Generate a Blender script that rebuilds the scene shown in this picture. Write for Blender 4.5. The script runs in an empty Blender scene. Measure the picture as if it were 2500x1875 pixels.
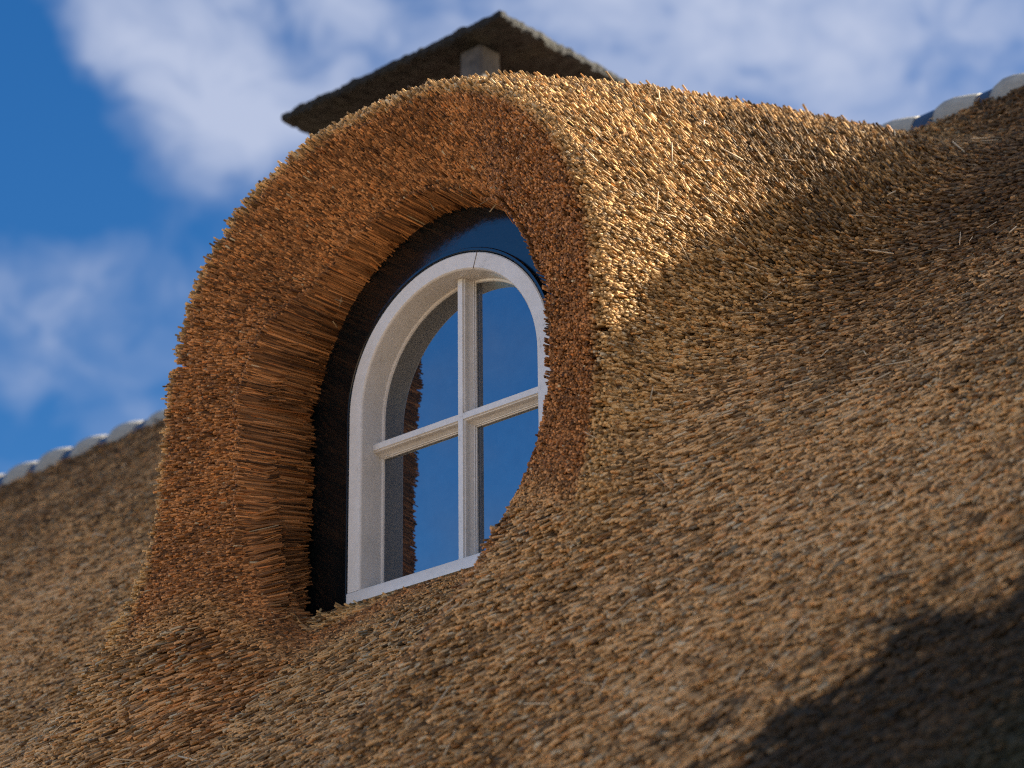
import bpy, math, random
import numpy as np
from mathutils import Matrix, Vector

rng = np.random.default_rng(7)
random.seed(7)
S = bpy.context.scene

# ---------------------------------------------------------------- camera
CAM = Vector((5.5811, -5.9462, -2.7702))
FW = Vector((-0.61333, 0.68839, 0.38722)); RT = Vector((0.74355, 0.66859, -0.01088)); UP = Vector((0.26638, -0.28124, 0.92192))
cd = bpy.data.cameras.new('camera'); cam = bpy.data.objects.new('camera', cd)
S.collection.objects.link(cam)
cam.matrix_world = Matrix(((RT.x, UP.x, -FW.x, CAM.x), (RT.y, UP.y, -FW.y, CAM.y), (RT.z, UP.z, -FW.z, CAM.z), (0, 0, 0, 1)))
cd.sensor_width = 36.0; cd.lens = 6618.7 / 2500 * 36
cd.clip_start = 0.1; cd.clip_end = 3000
cd.dof.use_dof = True; cd.dof.focus_distance = 8.55; cd.dof.aperture_fstop = 2.4
S.camera = cam

# ---------------------------------------------------------------- sun, sky, exposure
SUN = Vector((0.78, 1.0, 0.69)).normalized()
sl = bpy.data.lights.new('sun', 'SUN'); sl.energy = 5.0; sl.angle = math.radians(0.9); sl.color = (1.0, 0.90, 0.74)
so = bpy.data.objects.new('sun', sl); S.collection.objects.link(so)
so.rotation_euler = SUN.to_track_quat('Z', 'Y').to_euler()
S.view_settings.view_transform = 'Standard'; S.view_settings.look = 'None'
S.view_settings.exposure = 2.38; S.view_settings.gamma = 1.0
W = bpy.data.worlds.new('World'); S.world = W; W.use_nodes = True
wt = W.node_tree; wt.nodes.clear()
def N(t, kind, **kw):
    n = t.nodes.new(kind)
    for k, v in kw.items(): setattr(n, k, v)
    return n
def math_(t, op, a, b=None, c=None, clamp=False):
    n = N(t, 'ShaderNodeMath', operation=op, use_clamp=clamp)
    for i, v in enumerate((a, b, c)):
        if v is None: continue
        if isinstance(v, (int, float)): n.inputs[i].default_value = v
        else: t.links.new(v, n.inputs[i])
    return n.outputs[0]
def ramp(t, fac, stops):
    n = N(t, 'ShaderNodeValToRGB'); t.links.new(fac, n.inputs[0])
    e = n.color_ramp.elements
    while len(e) < len(stops): e.new(0.5)
    for el, (p, c) in zip(e, stops):
        el.position = p; el.color = (c[0], c[1], c[2], 1) if not isinstance(c, float) else (c, c, c, 1)
    return n.outputs[0]
sky = N(wt, 'ShaderNodeTexSky', sky_type='NISHITA', sun_disc=False, air_density=1.0, dust_density=0.3, ozone_density=2.2)
sky.sun_elevation = math.asin(SUN.z); sky.sun_rotation = math.atan2(SUN.x, SUN.y)
hs = N(wt, 'ShaderNodeHueSaturation'); hs.inputs['Saturation'].default_value = 1.40; hs.inputs['Value'].default_value = 0.50; hs.inputs['Hue'].default_value = 0.508
wt.links.new(sky.outputs[0], hs.inputs['Color'])
tc = N(wt, 'ShaderNodeTexCoord')
mp = N(wt, 'ShaderNodeMapping'); mp.inputs['Scale'].default_value = (1.0, 1.0, 1.35); mp.inputs['Location'].default_value = (0.3, 0.1, 0.2)
wt.links.new(tc.outputs['Generated'], mp.inputs[0])
n1 = N(wt, 'ShaderNodeTexNoise'); n1.inputs['Scale'].default_value = 15.0; n1.inputs['Detail'].default_value = 5; n1.inputs['Roughness'].default_value = 0.52; n1.inputs['Distortion'].default_value = 0.25
wt.links.new(mp.outputs[0], n1.inputs['Vector'])
def pix_dir(x, y):     # direction in the sky of a cloud bank (given where it stood over the house)
    return (FW + RT * ((x - 1250) / 6618.7) - UP * ((y - 937.5) / 6618.7)).normalized()
BL = [(480, 130, .040, .55), (760, 120, .040, .40), (250, 40, .030, .30), (560, 300, .022, .40), (130, 480, .03, -.22), (330, 450, .03, -.2), (1000, 60, .035, .22), (1750, 110, .045, .34), (1900, 60, .035, .30), (2150, 0, .050, .34), (2450, 40, .035, .30), (2000, 260, .03, .1), (1600, 40, .04, .15),
      (60, 600, .035, .15), (230, 680, .04, .18), (20, 790, .035, .16), (330, 760, .03, .10), (150, 700, .045, -.12), (340, 560, .02, .06), (1250, -80, .05, .2),
      (535, 130, .009, -.20), (700, 125, .010, -.32), (1010, 10, .010, -.12), (1900, 250, .022, -.15), (0, 100, .028, -.3), (30, 330, .035, -.25)]
acc = None
for x, y, r, a in BL:
    d = pix_dir(x, y)
    vm = N(wt, 'ShaderNodeVectorMath', operation='DISTANCE'); wt.links.new(tc.outputs['Generated'], vm.inputs[0]); vm.inputs[1].default_value = d
    q = math_(wt, 'DIVIDE', vm.outputs['Value'], r); q = math_(wt, 'MULTIPLY', q, q); q = math_(wt, 'MULTIPLY', q, -1.0)
    q = math_(wt, 'POWER', math.e, q); q = math_(wt, 'MULTIPLY', q, a)
    acc = q if acc is None else math_(wt, 'ADD', acc, q)
nz = math_(wt, 'SUBTRACT', n1.outputs['Fac'], 0.5); nz = math_(wt, 'MULTIPLY', nz, 1.0)
n2_ = N(wt, 'ShaderNodeTexNoise'); n2_.inputs['Scale'].default_value = 34.0; n2_.inputs['Detail'].default_value = 6; n2_.inputs['Roughness'].default_value = 0.62; n2_.inputs['Distortion'].default_value = 0.6
wt.links.new(mp.outputs[0], n2_.inputs['Vector'])
wisp = math_(wt, 'MULTIPLY_ADD', n2_.outputs['Fac'], 1.7, .12); acc = math_(wt, 'MULTIPLY', acc, wisp)
fine = math_(wt, 'MULTIPLY_ADD', n2_.outputs['Fac'], .6, -.30); nz = math_(wt, 'ADD', nz, fine)
cl = math_(wt, 'ADD', acc, nz)
cl = math_(wt, 'ADD', cl, 0.05)
cf = ramp(wt, cl, [(0.0, 0.0), (0.22, 0.18), (0.55, 0.65), (0.9, .9)])
vb = N(wt, 'ShaderNodeVectorMath', operation='DISTANCE'); wt.links.new(tc.outputs['Generated'], vb.inputs[0]); vb.inputs[1].default_value = (-.61, -.69, .39)  # sky gain added out of view to brighten the pane reflections
q = math_(wt, 'DIVIDE', vb.outputs['Value'], .75); q = math_(wt, 'MULTIPLY', q, q); q = math_(wt, 'MULTIPLY', q, -1.0); q = math_(wt, 'POWER', math.e, q); q = math_(wt, 'MULTIPLY_ADD', q, 1.15, 1.0)
sc_ = N(wt, 'ShaderNodeVectorMath', operation='SCALE'); wt.links.new(hs.outputs[0], sc_.inputs[0]); wt.links.new(q, sc_.inputs['Scale'])
mx = N(wt, 'ShaderNodeMix', data_type='RGBA'); wt.links.new(sc_.outputs[0], mx.inputs[6])
lit = None  # unseen bright cloud banks, added to fill the shaded thatch
for dx_, rr_, aa_ in (((.42, .12, .88), .27, 20.0), ((.75, -.55, .42), .40, 1.8), ((.15, -.95, .28), .30, 1.0)):
    vm = N(wt, 'ShaderNodeVectorMath', operation='DISTANCE'); wt.links.new(tc.outputs['Generated'], vm.inputs[0]); vm.inputs[1].default_value = Vector(dx_).normalized()
    q = math_(wt, 'DIVIDE', vm.outputs['Value'], rr_); q = math_(wt, 'MULTIPLY', q, q); q = math_(wt, 'MULTIPLY', q, -1.0)
    q = math_(wt, 'POWER', math.e, q); q = math_(wt, 'MULTIPLY', q, aa_)
    lit = q if lit is None else math_(wt, 'ADD', lit, q)
cvec = N(wt, 'ShaderNodeVectorMath', operation='SCALE'); cvec.inputs[0].default_value = (1.0, .95, .86); wt.links.new(lit, cvec.inputs['Scale'])
cadd = N(wt, 'ShaderNodeVectorMath', operation='ADD'); cadd.inputs[0].default_value = (2.05, 2.3, 3.0); wt.links.new(cvec.outputs[0], cadd.inputs[1]); wt.links.new(cadd.outputs[0], mx.inputs[7])
cmask = math_(wt, 'MULTIPLY', lit, .12); cfm = math_(wt, 'ADD', cf, cmask, clamp=True); wt.links.new(cfm, mx.inputs[0])
bg = N(wt, 'ShaderNodeBackground'); bg.inputs[1].default_value = 0.05
wo = N(wt, 'ShaderNodeOutputWorld'); wt.links.new(mx.outputs[2], bg.inputs[0]); wt.links.new(bg.outputs[0], wo.inputs[0])
S.cycles.max_bounces = 5; S.cycles.diffuse_bounces = 1; S.cycles.glossy_bounces = 3
S.cycles.use_denoising = False
S.cycles.use_adaptive_sampling = False
S.cycles.filter_width = 1.1

# ---------------------------------------------------------------- helpers
def link(o, parent=None):
    S.collection.objects.link(o)
    if parent is not None: o.parent = parent
    return o
def mesh_obj(name, V, Fc, mats, parent=None, smooth=False, mat_idx=None):
    me = bpy.data.meshes.new(name); me.from_pydata([tuple(v) for v in V], [], [tuple(f) for f in Fc]); me.validate(); me.update()
    for m in (mats if isinstance(mats, (list, tuple)) else [mats]): me.materials.append(m)
    if smooth: me.polygons.foreach_set('use_smooth', [True] * len(me.polygons))
    if mat_idx is not None: me.polygons.foreach_set('material_index', mat_idx)
    return link(bpy.data.objects.new(name, me), parent)
def material(name):
    m = bpy.data.materials.new(name); m.use_nodes = True
    t = m.node_tree; b = t.nodes['Principled BSDF']
    return m, t, b
def noise(t, scale, detail=4, rough=.55, coord='Object', stretch=None):
    c = N(t, 'ShaderNodeTexCoord'); v = c.outputs[coord]
    if stretch:
        k = N(t, 'ShaderNodeMapping'); k.inputs['Scale'].default_value = stretch; t.links.new(v, k.inputs[0]); v = k.outputs[0]
    n = N(t, 'ShaderNodeTexNoise'); n.inputs['Scale'].default_value = scale; n.inputs['Detail'].default_value = detail; n.inputs['Roughness'].default_value = rough
    t.links.new(v, n.inputs['Vector']); return n.outputs['Fac']
def bump(t, b, h, strength, dist):
    n = N(t, 'ShaderNodeBump'); n.inputs['Strength'].default_value = strength; n.inputs['Distance'].default_value = dist
    t.links.new(h, n.inputs['Height']); t.links.new(n.outputs[0], b.inputs['Normal'])

# materials
m_reed, t, b = material('reed')
at = N(t, 'ShaderNodeAttribute'); at.attribute_name = 'tint'
t.links.new(at.outputs['Color'], b.inputs['Base Color'])
b.inputs['Roughness'].default_value = 0.6; b.inputs['Specular IOR Level'].default_value = 0.22
m_core, t, b = material('packed_reed')
n = noise(t, 60, 6, .7, stretch=(1, .35, 1)); c = ramp(t, n, [(.35, (.02, .011, .005)), (.6, (.07, .038, .017)), (.8, (.16, .09, .045))])
t.links.new(c, b.inputs['Base Color']); b.inputs['Roughness'].default_value = .9; bump(t, b, n, 1.0, .02)

m_white, t, b = material('white_paint')
n = noise(t, 9, 5, .6); n2 = noise(t, 180, 3, .6)
n3 = noise(t, 55, 6, .75); nn = math_(t, 'MULTIPLY_ADD', n3, .55, math_(t, 'MULTIPLY', n, .45)); c = ramp(t, nn, [(.33, (.45, .40, .34)), (.40, (.72, .67, .61)), (.65, (.83, .78, .73))]); t.links.new(c, b.inputs['Base Color'])
b.inputs['Roughness'].default_value = .32; b.inputs['Specular IOR Level'].default_value = .6
bump(t, b, n2, .25, .0008)
m_black, t, b = material('black_gloss_paint')
n = noise(t, 30, 5, .6); n2 = noise(t, 5, 3, .5)
c = ramp(t, noise(t, 400, 2, .5), [(.70, (.004, .006, .007)), (.78, (.05, .06, .06))]); t.links.new(c, b.inputs['Base Color'])
b.inputs['IOR'].default_value = 1.65
r = ramp(t, n2, [(.3, .10), (.7, .16)]); t.links.new(r, b.inputs['Roughness']); bump(t, b, n, .12, .004)
m_glass, t, b = material('pane_glass')
t.nodes.remove(b)
out = t.nodes['Material Output']
gl = N(t, 'ShaderNodeBsdfGlossy'); gl.inputs['Roughness'].default_value = .02
gc = ramp(t, noise(t, 26, 6, .7), [(.3, (.80, .86, .92)), (.75, (.92, .96, 1.0))]); t.links.new(gc, gl.inputs['Color'])
df = N(t, 'ShaderNodeBsdfDiffuse'); df.inputs['Color'].default_value = (.012, .013, .016, 1)
ms = N(t, 'ShaderNodeMixShader'); fr = N(t, 'ShaderNodeFresnel'); fr.inputs[0].default_value = 2.7
t.links.new(fr.outputs[0], ms.inputs[0]); t.links.new(df.outputs[0], ms.inputs[1]); t.links.new(gl.outputs[0], ms.inputs[2]); t.links.new(ms.outputs[0], out.inputs[0])
m_putty, t, b = material('joint_crack'); b.inputs['Base Color'].default_value = (.16, .11, .07, 1); b.inputs['Roughness'].default_value = .9
m_stone, t, b = material('mossy_stone')
n = noise(t, 5, 7, .7); n2 = noise(t, 22, 6, .7)
c = ramp(t, n, [(.30, (.006, .006, .006)), (.5, (.014, .014, .013)), (.64, (.024, .023, .016)), (.8, (.045, .042, .034))]); t.links.new(c, b.inputs['Base Color'])
b.inputs['Roughness'].default_value = .95; bump(t, b, n2, 1.0, .03)
m_post, t, b = material('weathered_mortar')
n = noise(t, 9, 6, .7); c = ramp(t, n, [(.3, (.04, .036, .033)), (.6, (.12, .105, .092)), (.8, (.20, .18, .155))]); t.links.new(c, b.inputs['Base Color'])
b.inputs['Roughness'].default_value = .9; bump(t, b, n, .6, .02)
m_brick, t, b = material('brick')
bt = N(t, 'ShaderNodeTexBrick'); bt.inputs['Scale'].default_value = 4.5; bt.inputs['Color1'].default_value = (.20, .07, .045, 1); bt.inputs['Color2'].default_value = (.27, .11, .07, 1); bt.inputs['Mortar'].default_value = (.3, .28, .25, 1)
cc = N(t, 'ShaderNodeTexCoord'); sp = N(t, 'ShaderNodeSeparateXYZ'); cb = N(t, 'ShaderNodeCombineXYZ'); t.links.new(cc.outputs['Object'], sp.inputs[0])
t.links.new(math_(t, 'ADD', sp.outputs[0], sp.outputs[1]), cb.inputs[0]); t.links.new(sp.outputs[2], cb.inputs[1]); t.links.new(cb.outputs[0], bt.inputs['Vector']); t.links.new(bt.outputs['Color'], b.inputs['Base Color']); b.inputs['Roughness'].default_value = .9
m_tile, t, b = material('ridge_tile_glaze')
n = noise(t, 12, 5, .6); c = ramp(t, n, [(.3, (.020, .030, .050)), (.7, (.045, .060, .085))]); t.links.new(c, b.inputs['Base Color']); b.inputs['Roughness'].default_value = .35; bump(t, b, n, .2, .01)
m_collar, t, b = material('lime_mortar')
n = noise(t, 14, 6, .7); c = ramp(t, n, [(.3, (.20, .185, .16)), (.7, (.34, .32, .27))]); t.links.new(c, b.inputs['Base Color']); b.inputs['Roughness'].default_value = .8; bump(t, b, n, .5, .01)
m_grass, t, b = material('gravel_yard'); n = noise(t, 3, 6, .7); c = ramp(t, n, [(.3, (.19, .14, .095)), (.7, (.26, .19, .13))]); t.links.new(c, b.inputs['Base Color']); b.inputs['Roughness'].default_value = .95

# ---------------------------------------------------------------- thatch: shape of the roof and the dormer hood
def vnoise(P, s, seed=0):
    Q = P * s + seed * 17.31 + 1000.0
    I = np.floor(Q).astype(np.int64); f = Q - I; f = f * f * (3 - 2 * f)
    def h(i, j, k):
        n = (i * 73856093) ^ (j * 19349663) ^ (k * 83492791) ^ (seed * 2654435)
        n = (n ^ (n >> 13)) * 1274126177 & 0x7fffffff
        n = (n ^ (n >> 16)) & 0xffff
        return n / 65535.0
    r = 0
    for a in (0, 1):
        for b_ in (0, 1):
            for c_ in (0, 1):
                w = (f[:, 0] if a else 1 - f[:, 0]) * (f[:, 1] if b_ else 1 - f[:, 1]) * (f[:, 2] if c_ else 1 - f[:, 2])
                r = r + w * h(I[:, 0] + a, I[:, 1] + b_, I[:, 2] + c_)
    return r
def sst(a, b_, x):
    q = np.clip((x - a) / (b_ - a), 0, 1); return q * q * (3 - 2 * q)
def smin(a, b_, k):
    h = np.maximum(k - np.abs(a - b_), 0) / k; return np.minimum(a, b_) - h * h * k * .25
def smax(a, b_, k): return -smin(-a, -b_, k)
CY = np.array([-1.0, -.45, -.05, .35, .72, 1.05, 1.6, 2.0, 2.5, 4.0]); CZ = np.array([1.28, 1.51, 1.67, 1.81, 1.92, 2.01, 2.15, 2.25, 2.33, 1.2])
SPR = 0.66
RIDGE = 2.54
def d_main(P):
    x, y, z = P.T
    sag = .02 * np.sin(x * 1.3 + .5) * np.sin(y * 1.1)
    ax = np.abs(x)
    sag = sag + .30 * (1 - sst(-.22, -.06, y) * sst(1.0, .74, ax)) * np.where(x > 0, sst(.22, .66, x), sst(.42, .76, ax)) * np.exp(-((y + .3) / .85) ** 2) * np.where(ax > .9, np.where(x > 0, .25, .05) + np.where(x > 0, .75, .95) * np.exp(-((ax - .9) / np.where(x > 0, .8, .42)) ** 2), 1)
    return smax((z - y - sag) / 1.4142, (z + y - 2 * RIDGE) / 1.4142, .12)
def d_body(P):
    x, y, z = P.T
    top = np.interp(y, CY, CZ); hh = .97 + .0 * y; cz = top - hh
    Wd = .955 + .03 * sst(.9, -.2, z) + .10 * sst(0, 2.4, y)
    p = 2.25
    e = (np.abs(x / Wd) ** p + np.maximum((z - cz) / hh, 0) ** p) ** (1 / p)
    return (e - 1) * .93
def rad(P):
    x, y, z = P.T
    return np.hypot(x, np.maximum(z - SPR, 0))
def qarch(P):      # how far the overhang has been trimmed back towards the crown of the arch
    q = (np.maximum(P[:, 2] - SPR, 0) / np.maximum(rad(P), .05)) ** 2
    return np.where(P[:, 0] > 0, sst(.45, .95, q), sst(0, .6, q))
def r_open(P):
    return .636 - .034 * sst(0, .3, P[:, 0]) * sst(0, .22, P[:, 2] - SPR)
def d_front(P):
    r = rad(P); q = qarch(P)
    yc = -.275 + .03 * sst(-.1, .3, P[:, 0]) + .18 * q; sl_ = .45 + .75 * q
    return (yc - sl_ * (np.minimum(r, 1.6) - .635) - P[:, 1]) / np.sqrt(1 + sl_ * sl_)
def d_open(P):
    return r_open(P) + .03 * np.maximum(-P[:, 1], 0) - rad(P)
def sdf(P):
    m = d_main(P); h = smax(d_body(P), d_front(P), .07); h = smax(h, d_open(P), .03)
    ax = np.abs(P[:, 0])
    k = .18 + .14 * sst(.6, 1.05, ax) + .25 * sst(-.1, .8, P[:, 1]) - .50 * sst(1.2, 2.4, P[:, 1]) + .12 * sst(-.02, -.28, P[:, 1]) * sst(1.0, .8, ax)
    s = smin(m, h, k)
    r = rad(P)
    hole = np.maximum(np.maximum(r - .66, -.03 - P[:, 1]), np.maximum(P[:, 1] - .7, -P[:, 2] - .01))
    return np.maximum(s, -hole)
def grad(f, P, e=.004):
    g = np.empty_like(P)
    for i in range(3):
        q = P.copy(); q[:, i] += e; r_ = P.copy(); r_[:, i] -= e
        g[:, i] = (f(q) - f(r_)) / (2 * e)
    return g
def surface_nets(f, lo, hi, st, iso=0.0):
    ax = [np.arange(l, h + st, st) for l, h in zip(lo, hi)]
    G = np.stack(np.meshgrid(*ax, indexing='ij'), -1); sh = G.shape[:3]
    D = (f(G.reshape(-1, 3)) - iso).reshape(sh)
    ins = D < 0
    cs = tuple(s - 1 for s in sh)
    cnt = np.zeros(cs, int); acc_ = np.zeros(cs + (3,))
    def sub(A, o): return A[o[0]:o[0] + cs[0], o[1]:o[1] + cs[1], o[2]:o[2] + cs[2]]
    corners = [(i, j, k) for i in (0, 1) for j in (0, 1) for k in (0, 1)]
    for a in corners:
        for d in range(3):
            if a[d]: continue
            b_ = list(a); b_[d] = 1
            A, B = sub(D, a), sub(D, b_); cr = (A < 0) != (B < 0)
            tt = np.where(cr, A / np.where(cr, A - B, 1), 0)
            off = np.stack([np.full(cs, float(a[0])), np.full(cs, float(a[1])), np.full(cs, float(a[2]))], -1); off[..., d] += tt
            acc_ += off * cr[..., None]; cnt += cr
    act = cnt > 0; ids = -np.ones(cs, int); ids[act] = np.arange(act.sum())
    I = np.stack(np.nonzero(act), -1)
    V = (I + acc_[act] / cnt[act][:, None]) * st + np.array([a[0] for a in ax])
    F_ = []
    for d in range(3):
        u, v = [(1, 2), (2, 0), (0, 1)][d]
        A = ins; sl0 = [slice(1, -1)] * 3; sl0[d] = slice(0, -1); sl1 = [slice(1, -1)] * 3; sl1[d] = slice(1, None)
        a0 = A[tuple(sl0)]; a1 = A[tuple(sl1)]
        idx = np.stack(np.nonzero(a0 != a1), -1); fl = a0[tuple(idx.T)]
        for dd in range(3):
            if dd != d: idx[:, dd] += 1
        def cell(du, dv):
            q = idx.copy(); q[:, u] -= du; q[:, v] -= dv; return ids[tuple(q.T)]
        quad = np.stack([cell(1, 1), cell(0, 1), cell(0, 0), cell(1, 0)], -1)
        quad[~fl] = quad[~fl][:, ::-1]; F_.append(quad)
    F_ = np.concatenate(F_); F_ = F_[(F_ >= 0).all(1)]
    return V, F_
V0, F0 = surface_nets(sdf, (-7.5, -3.0, -3.1), (4.6, 3.7, 2.85), .07)
def hoodness(P):      # 1 on the dormer hood, 0 on the main roof
    h = np.maximum(d_body(P), d_front(P)); return sst(-.22, .22, d_main(P) - h)

# sample points over the surface
T = np.concatenate([F0[:, [0, 1, 2]], F0[:, [0, 2, 3]]])
A_, B_, C_ = V0[T[:, 0]], V0[T[:, 1]], V0[T[:, 2]]
nr = np.cross(B_ - A_, C_ - A_); area = np.linalg.norm(nr, axis=1) / 2; cen = (A_ + B_ + C_) / 3
gn = grad(sdf, cen); gn /= np.linalg.norm(gn, axis=1)[:, None] + 1e-9
camv = np.array(CAM) - cen; dist = np.linalg.norm(camv, axis=1); camv /= dist[:, None]
rel = cen - np.array(CAM); zc = rel @ np.array(FW)
px = rel @ np.array(RT) / zc * 6618.7 / 1250; py = rel @ np.array(UP) / zc * 6618.7 / 937.5
inview = (np.abs(px) < 1.13) & (np.abs(py) < 1.15) & (zc > 1)
near_view = (np.abs(px) < 1.9) & (np.abs(py) < 1.7) & (zc > 1)
facing = (gn * camv).sum(1)
hd = hoodness(cen)
dens = 8600 + 6000 * hd
dens = np.where(d_front(cen) > -.06, np.where(hd > .3, 29000, dens), dens)
dens = dens * np.clip(9.5 / dist, .55, 1.15)
dens = np.where(facing > -.25, dens, 0)
dens = np.where(inview, dens, np.where(near_view, dens * .42, 0))
dens = np.where((cen[:, 1] > RIDGE + .35), 0, dens)
hole_c = (rad(cen) < .62) & (cen[:, 1] > -.02) & (cen[:, 2] > -.02)
dens = np.where(hole_c, 0, dens)
cntn = rng.poisson(dens * area)
ti = np.repeat(np.arange(len(T)), cntn)
u = rng.random((len(ti), 2)); s_ = u.sum(1) > 1; u[s_] = 1 - u[s_]
P = A_[ti] + (B_[ti] - A_[ti]) * u[:, :1] + (C_[ti] - A_[ti]) * u[:, 1:]
for _ in range(2):
    g = grad(sdf, P); gg = (g * g).sum(1) + 1e-6
    P = P - g * np.clip(sdf(P) / gg, -.04, .04)[:, None]
g = grad(sdf, P); Nn = g / (np.linalg.norm(g, axis=1)[:, None] + 1e-9)
hd = hoodness(P); r = rad(P)
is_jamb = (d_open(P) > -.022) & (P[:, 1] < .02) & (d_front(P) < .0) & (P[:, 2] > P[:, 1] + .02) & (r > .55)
keep = ~(((r < .61) & (P[:, 1] > -.03) & (P[:, 2] > .0)) | ((r < .66) & (P[:, 1] > .0) & (P[:, 2] > .03)))
keep &= ~((r < .68) & (P[:, 1] > -.06) & (P[:, 2] > .02) & ~is_jamb)
keep &= ~(is_jamb & (rng.random(len(P)) > .6))
P, Nn, hd, r, is_jamb = P[keep], Nn[keep], hd[keep], r[keep], is_jamb[keep]
n_ = len(P)
front = (~is_jamb) & (d_front(P) > -.07) & (hd > .25) & (d_body(P) < -.03)
# reed direction (towards the cut end)
drop_h = .34 - .38 * sst(.45, 1.55, P[:, 2])
drop = drop_h * hd + .52 * (1 - hd)
D = np.stack([np.zeros(n_), -np.ones(n_), -drop], -1)
gb = grad(d_body, P); gb /= np.linalg.norm(gb, axis=1)[:, None] + 1e-9; gb[:, 1] = 0
D += gb * (.24 * hd)[:, None]
clump = np.stack([vnoise(P, 14, 1), vnoise(P, 14, 2), vnoise(P, 14, 3)], -1) - .5
D /= np.linalg.norm(D, axis=1)[:, None]
wild = rng.random(n_) < .02
D += clump * .16 + rng.normal(0, 1, (n_, 3)) * np.where(wild, .22, .055)[:, None]
# keep every reed leaving the surface
D /= np.linalg.norm(D, axis=1)[:, None]
dn = (D * Nn).sum(1); need = np.where(is_jamb, -1, .22 + .08 * hd); D += Nn * np.maximum(need - dn, 0)[:, None]
# jamb reeds run along the reveal
jn = is_jamb
ez = np.maximum(P[:, 2] - SPR, 0); er = np.stack([P[:, 0], 0 * ez, ez], -1) / np.maximum(r, .01)[:, None]
P[jn] = (P + er * ((r_open(P) + .004 + .03 * np.maximum(-P[:, 1], 0)) - r)[:, None])[jn]
Dj = np.stack([np.zeros(n_), -np.ones(n_), -(.10 + .30 * sst(.35, .0, P[:, 2]) + .05 * sst(.7, .3, P[:, 2]) - .12 * sst(.7, 1.2, P[:, 2]))], -1)
Dj += clump * .09 + rng.normal(0, .03, (n_, 3))
Dj -= er * ((Dj * er).sum(1) - .035)[:, None]
D[jn] = Dj[jn]
D /= np.linalg.norm(D, axis=1)[:, None]
tipj = rng.normal(0, 1, n_) * .009 + (vnoise(P, 26, 5) - .5) * .040 + (vnoise(P, 75, 6) - .5) * .050 + rng.exponential(.007, n_)
rim = np.exp(-(d_front(P) / .12) ** 2) * hd
tipj = np.where(front, tipj * .36, tipj * (1 - .5 * rim))
far_out = rng.random(n_) < .005
tipj += far_out * rng.random(n_) * .03
tip = P + D * tipj[:, None]
L = np.full(n_, .15) + .06 * (1 - hd)
qz = qarch(P)
ty = -.275 + .18 * qz - .07 * rng.random(n_) + .02 + .05 * (vnoise(P, 12, 8) - .5)
ty = ty + .085 * (P[:, 0] > .2)
ext = (P[:, 1] - ty) / np.maximum(-D[:, 1], .3)
tip[jn] = (P + D * np.maximum(ext, .0)[:, None] - er * (rng.random(n_) * .010 - .004)[:, None])[jn]
L[jn] = .27
R_ = .0037 * np.exp(rng.normal(0, .20, n_)) * (1 + .05 * (1 - hd)) * np.where(is_jamb, .78, np.where(front, .80, .93))
# colours
old = 1 - hd
base_h = np.array([.72, .43, .175]); base_r = np.array([.60, .34, .142]); base_f = np.array([.41, .178, .062])
col = base_h * hd[:, None] + base_r * old[:, None]
ff = (front | is_jamb)
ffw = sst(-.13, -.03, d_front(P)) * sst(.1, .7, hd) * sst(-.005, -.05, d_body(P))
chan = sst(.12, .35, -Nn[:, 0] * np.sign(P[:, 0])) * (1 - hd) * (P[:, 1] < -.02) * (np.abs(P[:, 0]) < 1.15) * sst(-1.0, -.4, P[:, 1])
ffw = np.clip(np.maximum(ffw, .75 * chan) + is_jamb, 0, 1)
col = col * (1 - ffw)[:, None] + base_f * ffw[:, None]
big = vnoise(P, 1.7, 11); mid = vnoise(P, 7, 12); sml = vnoise(P, 26, 13)
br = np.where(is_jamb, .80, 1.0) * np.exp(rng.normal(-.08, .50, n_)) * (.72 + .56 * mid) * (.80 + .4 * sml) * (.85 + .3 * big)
col = col * br[:, None]
pale = rng.random(n_) < np.where(ff, .006, np.where(hd > .5, .05, .08)); col[pale] = np.array([.58, .44, .27]) * (.7 + .5 * rng.random((pale.sum(), 1)))
dark = rng.random(n_) < .22; col[dark] *= .35
redd = rng.random(n_) < .10; col[redd] *= np.array([1.0, .82, .66])
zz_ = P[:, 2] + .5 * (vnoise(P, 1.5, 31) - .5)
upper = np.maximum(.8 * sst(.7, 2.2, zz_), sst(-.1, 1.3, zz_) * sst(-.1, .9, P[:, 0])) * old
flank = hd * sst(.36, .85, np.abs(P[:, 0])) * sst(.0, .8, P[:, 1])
col *= (1 - .78 * upper)[:, None] * (1 - .60 * flank)[:, None]  # reed colour also carries the shade of upper roof and hood valley
patch = vnoise(P * np.array([1, .55, .55]), 3.1, 41) - .5; patch2 = vnoise(P * np.array([1, .4, .4]), 9, 42) - .5
wt_ = np.clip(.5 + 1.3 * patch + .7 * patch2, 0, 1)[:, None] * old[:, None]
col = col * (1 - .12 * wt_) + col.mean(1)[:, None] * np.array([1.0, .84, .70]) * .12 * wt_
col *= (1 + .55 * (patch + .6 * patch2) * (.5 + .5 * old))[:, None]
# darker patch low on the right of the roof, mossy green at its corner
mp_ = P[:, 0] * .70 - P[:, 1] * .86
low_dark = sst(2.34, 2.66, mp_ + .45 * (vnoise(P, 2.4, 21) - .5) + .45 * (vnoise(P, 9, 22) - .5) + .30 * (vnoise(P, 30, 24) - .5)) * old
col = col * (1 - low_dark * .93)[:, None] + np.array([.010, .012, .010]) * low_dark[:, None]
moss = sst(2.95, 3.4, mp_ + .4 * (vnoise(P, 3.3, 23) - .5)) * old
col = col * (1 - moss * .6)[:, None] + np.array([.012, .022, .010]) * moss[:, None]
col = col * np.minimum(1, .74 / col.max(1))[:, None]; col = np.maximum(col, .004)

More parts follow.
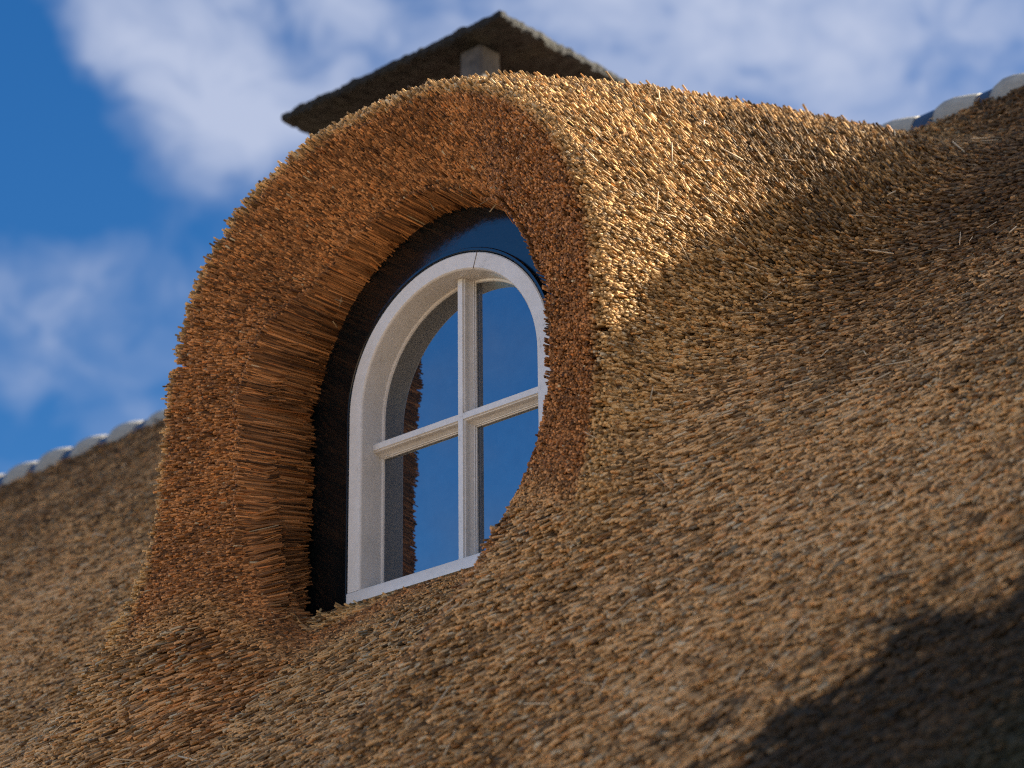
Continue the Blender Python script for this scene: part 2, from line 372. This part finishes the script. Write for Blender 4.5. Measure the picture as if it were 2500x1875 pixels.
def reeds_mesh(name, sel, core_V, core_F, parent, extra=None):
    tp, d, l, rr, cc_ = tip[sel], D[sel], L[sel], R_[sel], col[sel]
    if extra is not None:
        tp = np.concatenate([tp, extra[0]]); d = np.concatenate([d, extra[1]]); l = np.concatenate([l, extra[2]]); rr = np.concatenate([rr, extra[3]]); cc_ = np.concatenate([cc_, extra[4]])
    n = len(tp); K = 5 if 'hood' in name else 4
    a = np.cross(d, rng.normal(0, 1, (n, 3))); a /= np.linalg.norm(a, axis=1)[:, None]; b2 = np.cross(d, a)
    ang = np.arange(K) * 2 * np.pi / K
    ring = (a[:, None] * np.cos(ang)[None, :, None] + b2[:, None] * np.sin(ang)[None, :, None]) * rr[:, None, None]
    slant = np.cross(d, b2) * 0 + rng.normal(0, .35, (n, 1)) * 1.0
    top = tp[:, None] + ring + d[:, None] * (np.cos(ang)[None, :, None] * rr[:, None, None] * slant[:, None])
    bend = rng.normal(0, 1, (n, 3)) * (l * .02)[:, None]
    bot = tp[:, None] - (d * l[:, None])[:, None] + ring * 1.0 + bend[:, None]
    V = np.concatenate([top, bot], 1).reshape(-1, 3)
    o = (np.arange(n) * 2 * K)[:, None]
    i = np.arange(K); j = (i + 1) % K
    side = np.stack([i, K + i, K + j, j], -1)
    sf = (o[:, :, None] + side[None]).reshape(-1, 4)
    cf_ = o + i[None]
    nV = len(V)
    # loops: side quads, then caps, then core
    cF = core_F + nV
    loops = np.concatenate([sf.ravel(), cf_.ravel(), cF.ravel()]).astype(np.int32)
    sizes = np.concatenate([np.full(len(sf), 4), np.full(n, K), np.full(len(cF), 4)])
    starts = np.concatenate([[0], np.cumsum(sizes)[:-1]]).astype(np.int32)
    allV = np.concatenate([V, core_V])
    me = bpy.data.meshes.new(name)
    me.vertices.add(len(allV)); me.vertices.foreach_set('co', allV.astype(np.float32).ravel())
    me.loops.add(len(loops)); me.loops.foreach_set('vertex_index', loops)
    me.polygons.add(len(sizes)); me.polygons.foreach_set('loop_start', starts)
    me.materials.append(m_reed); me.materials.append(m_core)
    mi = np.zeros(len(sizes), np.int32); mi[len(sf) + n:] = 1
    me.update(calc_edges=True)
    me.polygons.foreach_set('material_index', mi)
    sm = np.zeros(len(sizes), bool); sm[:len(sf)] = True; sm[len(sf) + n:] = True
    me.polygons.foreach_set('use_smooth', sm)
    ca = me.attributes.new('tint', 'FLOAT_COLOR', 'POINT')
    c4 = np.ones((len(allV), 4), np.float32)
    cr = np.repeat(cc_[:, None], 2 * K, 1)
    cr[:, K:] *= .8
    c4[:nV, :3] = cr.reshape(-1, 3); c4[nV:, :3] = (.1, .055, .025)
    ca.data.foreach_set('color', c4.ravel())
    return link(bpy.data.objects.new(name, me), parent)

# loose stray reeds lying on the thatch
def strays(k, want_hood):
    h_ = hd > .5
    ok = np.nonzero((h_ == want_hood) & (low_dark < .3) & ~is_jamb & ~front)[0]
    s = rng.choice(ok, k, replace=False)
    p = P[s] + Nn[s] * .012
    d = rng.normal(0, 1, (k, 3)) + D[s] * 1.1; d -= Nn[s] * ((d * Nn[s]).sum(1) - .12 * rng.random(k))[:, None]; d /= np.linalg.norm(d, axis=1)[:, None]
    l = rng.uniform(.03, .13, k); q = p + d * (l * .5)[:, None]
    c = np.array([.62, .47, .30]) * rng.uniform(.7, 1.15, (k, 1))
    return q, d, l, rng.uniform(.0014, .003, k), c

house = bpy.data.objects.new('thatched_house', None); link(house)
house['label'] = 'reed-thatched house roof with a rounded dormer around a white arched window'
house['category'] = 'house'
Vc, Fc = surface_nets(sdf, (-7.5, -3.0, -3.1), (4.6, 3.7, 2.85), .07, iso=-.055)
hc = hoodness(Vc)[Fc].mean(1) > .5
def compact(V, F_):
    u_, inv = np.unique(F_, return_inverse=True); return V[u_], inv.reshape(F_.shape)
Vr, Fr = compact(Vc, Fc[~hc]); Vh, Fh = compact(Vc, Fc[hc])
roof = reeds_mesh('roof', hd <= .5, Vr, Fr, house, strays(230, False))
def arch_bits(k=16):
    a = np.radians(rng.uniform(35, 150, k)); rr = rng.uniform(.60, .66, k)
    q = np.stack([rr * np.cos(a), rng.uniform(-.12, -.03, k), SPR + rr * np.sin(a)], -1)
    d = rng.normal(0, 1, (k, 3)); d /= np.linalg.norm(d, axis=1)[:, None]
    return q, d, rng.uniform(.03, .075, k), rng.uniform(.0012, .0024, k), np.array([.50, .36, .20]) * rng.uniform(.6, 1.1, (k, 1))
ex_h = [np.concatenate([a, b]) for a, b in zip(strays(55, True), arch_bits())]
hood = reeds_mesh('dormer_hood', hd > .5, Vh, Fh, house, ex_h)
hood['label'] = 'thick rounded hood of orange reed with cut ends around the window'
print('REEDS', n_)

# ---------------------------------------------------------------- window
def arch_pts(R, z_low, n=48):
    pts = [(-R, z_low)] + [(R * math.cos(math.pi - math.pi * i / n), SPR + R * math.sin(math.pi - math.pi * i / n)) for i in range(n + 1)] + [(R, z_low)]
    return pts
def sweep_arch(name, prof, z_low, mat, parent, closed_bottom=True, n=48):
    """prof: closed list of (radius, y) points carried round the arch"""
    K = len(prof); V = []; rows = None
    for (R, y) in prof:
        a = arch_pts(R, z_low, n); rows = len(a); V += [(p[0], y, p[1]) for p in a]
    Fs = []
    for k in range(K):
        k2 = (k + 1) % K
        for i in range(rows - 1): Fs.append((k * rows + i, k * rows + i + 1, k2 * rows + i + 1, k2 * rows + i))
    Fs.append([k * rows for k in range(K)]); Fs.append([k * rows + rows - 1 for k in range(K)][::-1])
    o = mesh_obj(name, V, Fs, mat, parent)
    return o
def smooth_by_angle(o, deg=35):
    me = o.data; me.polygons.foreach_set('use_smooth', [True] * len(me.polygons))
    me.update()
    import bmesh
    bm = bmesh.new(); bm.from_mesh(me); bmesh.ops.recalc_face_normals(bm, faces=bm.faces)
    for e in bm.edges:
        if len(e.link_faces) == 2 and e.calc_face_angle(0) > math.radians(deg): e.smooth = False
    bm.to_mesh(me); bm.free()
def bar(name, prof, p0, p1, side, mat, parent):
    """prof: closed list of (offset across, y); bar from p0 to p1 in the window plane; side = across axis"""
    V = []
    for p in (p0, p1):
        for (a, y) in prof: V.append((p[0] + side[0] * a, y, p[1] + side[1] * a))
    K = len(prof); Fs = [(k, (k + 1) % K, K + (k + 1) % K, K + k) for k in range(K)] + [list(range(K))[::-1], list(range(K, 2 * K))]
    o = mesh_obj(name, V, Fs, mat, parent); smooth_by_angle(o, 30); return o
surround = sweep_arch('surround_board', [(.462, .016), (.462, .045), (.72, .045), (.72, .016), ], -.10, m_black, house)
smooth_by_angle(surround)
surround['label'] = 'glossy black board round the arched window'
bead = sweep_arch('bead', [(.452, .02), (.452, .002), (.456, -.004), (.464, -.004), (.468, .002), (.468, .02)], -.08, m_black, surround); smooth_by_angle(bead)
window = sweep_arch('window', [(.450, .0), (.446, -.003), (.396, -.003), (.392, .001), (.3905, .006), (.3885, .092), (.382, .094), (.380, .102), (.40, .110), (.450, .110)], .0405, m_white, house); smooth_by_angle(window)
window['label'] = 'white painted arched window of four panes set deep in the thatch'
def box(x0, x1, y0, y1, z0, z1):
    V = [(x, y, z) for x in (x0, x1) for y in (y0, y1) for z in (z0, z1)]
    return V, [(0, 1, 3, 2), (4, 6, 7, 5), (0, 4, 5, 1), (2, 3, 7, 6), (0, 2, 6, 4), (1, 5, 7, 3)]
# sill: a rail with a sloping top
V = []
for x in (-.4503, .4503):
    V += [(x, -.0045, .001), (x, -.0045, .036), (x, -.002, .0398), (x, .098, .0402), (x, .108, .0402), (x, .108, .001)]
Fs = [(i, (i + 1) % 6, 6 + (i + 1) % 6, 6 + i) for i in range(6)] + [tuple(range(6))[::-1], tuple(range(6, 12))]
sill = mesh_obj('sill', V, Fs, m_white, window); smooth_by_angle(sill)
f = .012
mould = [(-f, .052), (-f - .001, .056), (-f - .003, .057), (-f - .005, .062), (-f - .0055, .070), (-f - .008, .078), (-f - .0125, .084), (-f - .0135, .087), (-f - .016, .088), (-f - .0165, .093), (-f - .019, .094), (-f - .019, .106)]
prof = mould + [(-a, y) for a, y in mould[::-1]]
prof[0] = (-f + .002, .050); prof[-1] = (f - .002, .050)
MX = .012
TZ = .552
mull = bar('mullion', prof, (MX, .045), (MX, SPR + .387), (1, 0), m_white, window)
xr = .389
proft = [(a, y + .0005) for a, y in prof]
trl = bar('transom', proft, (-xr, TZ), (MX - f + .003, TZ), (0, 1), m_white, window)
trr = bar('transom', proft, (MX + f - .003, TZ), (xr, TZ), (0, 1), m_white, window)
# panes
def pane(x0, x1, z0, z1, y=.1005):
    n = 24; pts = []
    top = lambda x: min(z1, SPR + math.sqrt(max(.3885 ** 2 - x * x, 0)))
    xs = [x0 + (x1 - x0) * i / n for i in range(n + 1)]
    V = [(x, y, z0) for x in xs] + [(x, y, max(top(x), z0 + .001)) for x in xs]
    Fs = [(i, i + 1, n + 2 + i, n + 1 + i) for i in range(n)]
    V2 = [(a, y + .006, c) for a, _, c in V]; m = len(V)
    Fs2 = [tuple(m + q for q in f_[::-1]) for f_ in Fs]
    rim = list(range(n + 1)) + list(range(2 * n + 1, n, -1))
    Fs3 = [(rim[i], m + rim[i], m + rim[(i + 1) % len(rim)], rim[(i + 1) % len(rim)]) for i in range(len(rim))]
    return mesh_obj('pane', V + V2, Fs + Fs2 + Fs3, m_glass, window)
g_ = f + .0185
pane(-.3885, MX - g_, .05, TZ - g_, .1000); pane(MX + g_, .3885, .05, TZ - g_, .1002)
pane(-.3885, MX - g_, TZ + g_, 2, .1004); pane(MX + g_, .3885, TZ + g_, 2, .1001)
# joint in the arch of the frame, upper right
aj = math.radians(72)
c_, s2 = math.cos(aj), math.sin(aj); V = []
for rr in (.3915, .4495):
    for w in (-.0011, .0011):
        for y in (-.0042, -.0025): V.append((rr * c_ - w * s2, y, SPR + rr * s2 + w * c_))
_, Fb = box(0, 1, 0, 1, 0, 1)
mesh_obj('joint', V, Fb, m_putty, window)
# dark wall closing the hole behind the window
V, Fb = box(-.70, .70, .125, .15, -.2, 1.4)
back = mesh_obj('window_backing', V, Fb, m_black, house); 

# ---------------------------------------------------------------- ridge tiles
def make_tile():
    n = 14; prof = [(-.005, .140), (.012, .153), (.04, .163), (.09, .163), (.15, .152), (.20, .140)]
    body = [(.0, .132), (.30, .138)]
    def lathe(pr, th=.018):
        V = []; Fs = []
        rows = [(x, r) for x, r in pr] + [(x, r - th) for x, r in pr[::-1]]
        for x, r in rows:
            for i in range(n + 1):
                a = math.radians(-25 + 230 * i / n); V.append((x, r * math.cos(a), r * math.sin(a)))
        K = len(rows)
        for k in range(K):
            k2 = (k + 1) % K
            for i in range(n): Fs.append((k * (n + 1) + i, k * (n + 1) + i + 1, k2 * (n + 1) + i + 1, k2 * (n + 1) + i))
        for i in (0, n): Fs.append([k * (n + 1) + i for k in range(K)])
        return V, Fs
    V, Fs = lathe(body); o = mesh_obj('ridge_tile', V, Fs, m_tile, roof); smooth_by_angle(o, 40)
    V, Fs = lathe(prof); c = mesh_obj('collar', V, Fs, m_collar, None); smooth_by_angle(c, 50)
    return o.data, c.data, o, c
tb, tcm, o_, c0 = make_tile()
def collapse(o, c):   # a tile is one mesh: barrel and collar
    import bmesh
    me = o.data; nb = len(me.polygons)
    bm = bmesh.new(); bm.from_mesh(me); bm.from_mesh(c.data); bm.to_mesh(me); bm.free()
    me.materials.append(m_collar)
    me.polygons.foreach_set('material_index', [0] * nb + [1] * (len(me.polygons) - nb))
    bpy.data.objects.remove(c)
collapse(o_, c0)
X0 = 5.5811 + 1.18 * (-3.8384 - 5.5811); dX = .24 * 1.18
tiles = 0
for k in range(-6, 30):
    o = o_ if k == -6 else o_.copy()
    if k != -6: S.collection.objects.link(o)
    o.location = (X0 + k * dX, RIDGE + random.uniform(-.01, .01), RIDGE - .162 + random.uniform(-.006, .006))
    o.rotation_euler = (random.uniform(-.03, .03), random.uniform(-.02, .02), random.uniform(-.02, .02))

# ---------------------------------------------------------------- chimney
yf = 2.15
chim = bpy.data.objects.new('chimney', None); link(chim, house)
def rough_box(name, x0, x1, y0, y1, z0, z1, nseg, amp, mat, parent, seed=3):
    import bmesh
    V, Fb = box(x0, x1, y0, y1, z0, z1)
    o = mesh_obj(name, V, Fb, mat, parent); me = o.data
    bm = bmesh.new(); bm.from_mesh(me)
    bmesh.ops.recalc_face_normals(bm, faces=bm.faces)
    bmesh.ops.bevel(bm, geom=bm.edges[:], offset=min(.012, (z1 - z0) * .2), segments=1, affect='EDGES')
    if nseg:
        bmesh.ops.subdivide_edges(bm, edges=[e for e in bm.edges if e.calc_length() > .3], cuts=nseg, use_grid_fill=True)
    bm.to_mesh(me); bm.free()
    q = np.array([v.co[:] for v in me.vertices])
    dlt = np.stack([vnoise(q, 16, seed), vnoise(q, 16, seed + 1), vnoise(q, 16, seed + 2) * 1.3], -1) - .55
    dl2 = np.stack([vnoise(q, 45, seed), vnoise(q, 45, seed + 1), vnoise(q, 45, seed + 2)], -1) - .5
    q = q + dlt * amp * .45 + dl2 * amp * 1.1
    me.vertices.foreach_set('co', q.ravel()); me.update(); return o
cap = rough_box('chimney_cap', -3.16, -1.685, yf + .01, yf + 1.0, 3.638, 3.683, 90, .017, m_stone, chim)
for px_, py_ in ((-1.96, yf + .17), (-2.06, yf + .50), (-1.96, yf + .78), (-2.93, yf + .78)):
    rough_box('post', px_ - .07, px_ + .07, py_ - .07, py_ + .07, 3.30, 3.625, 0, .0, m_post, chim)
rough_box('shaft', -3.05, -1.84, yf + .06, yf + .90, 1.9, 3.30, 8, .006, m_brick, chim)

# ---------------------------------------------------------------- ground
bpy.ops.mesh.primitive_plane_add(size=2400, location=(0, 0, -4.5)); gr = bpy.context.object; gr.name = 'ground'; gr.data.name = 'ground'; gr.data.materials.append(m_grass); gr['kind'] = 'structure'
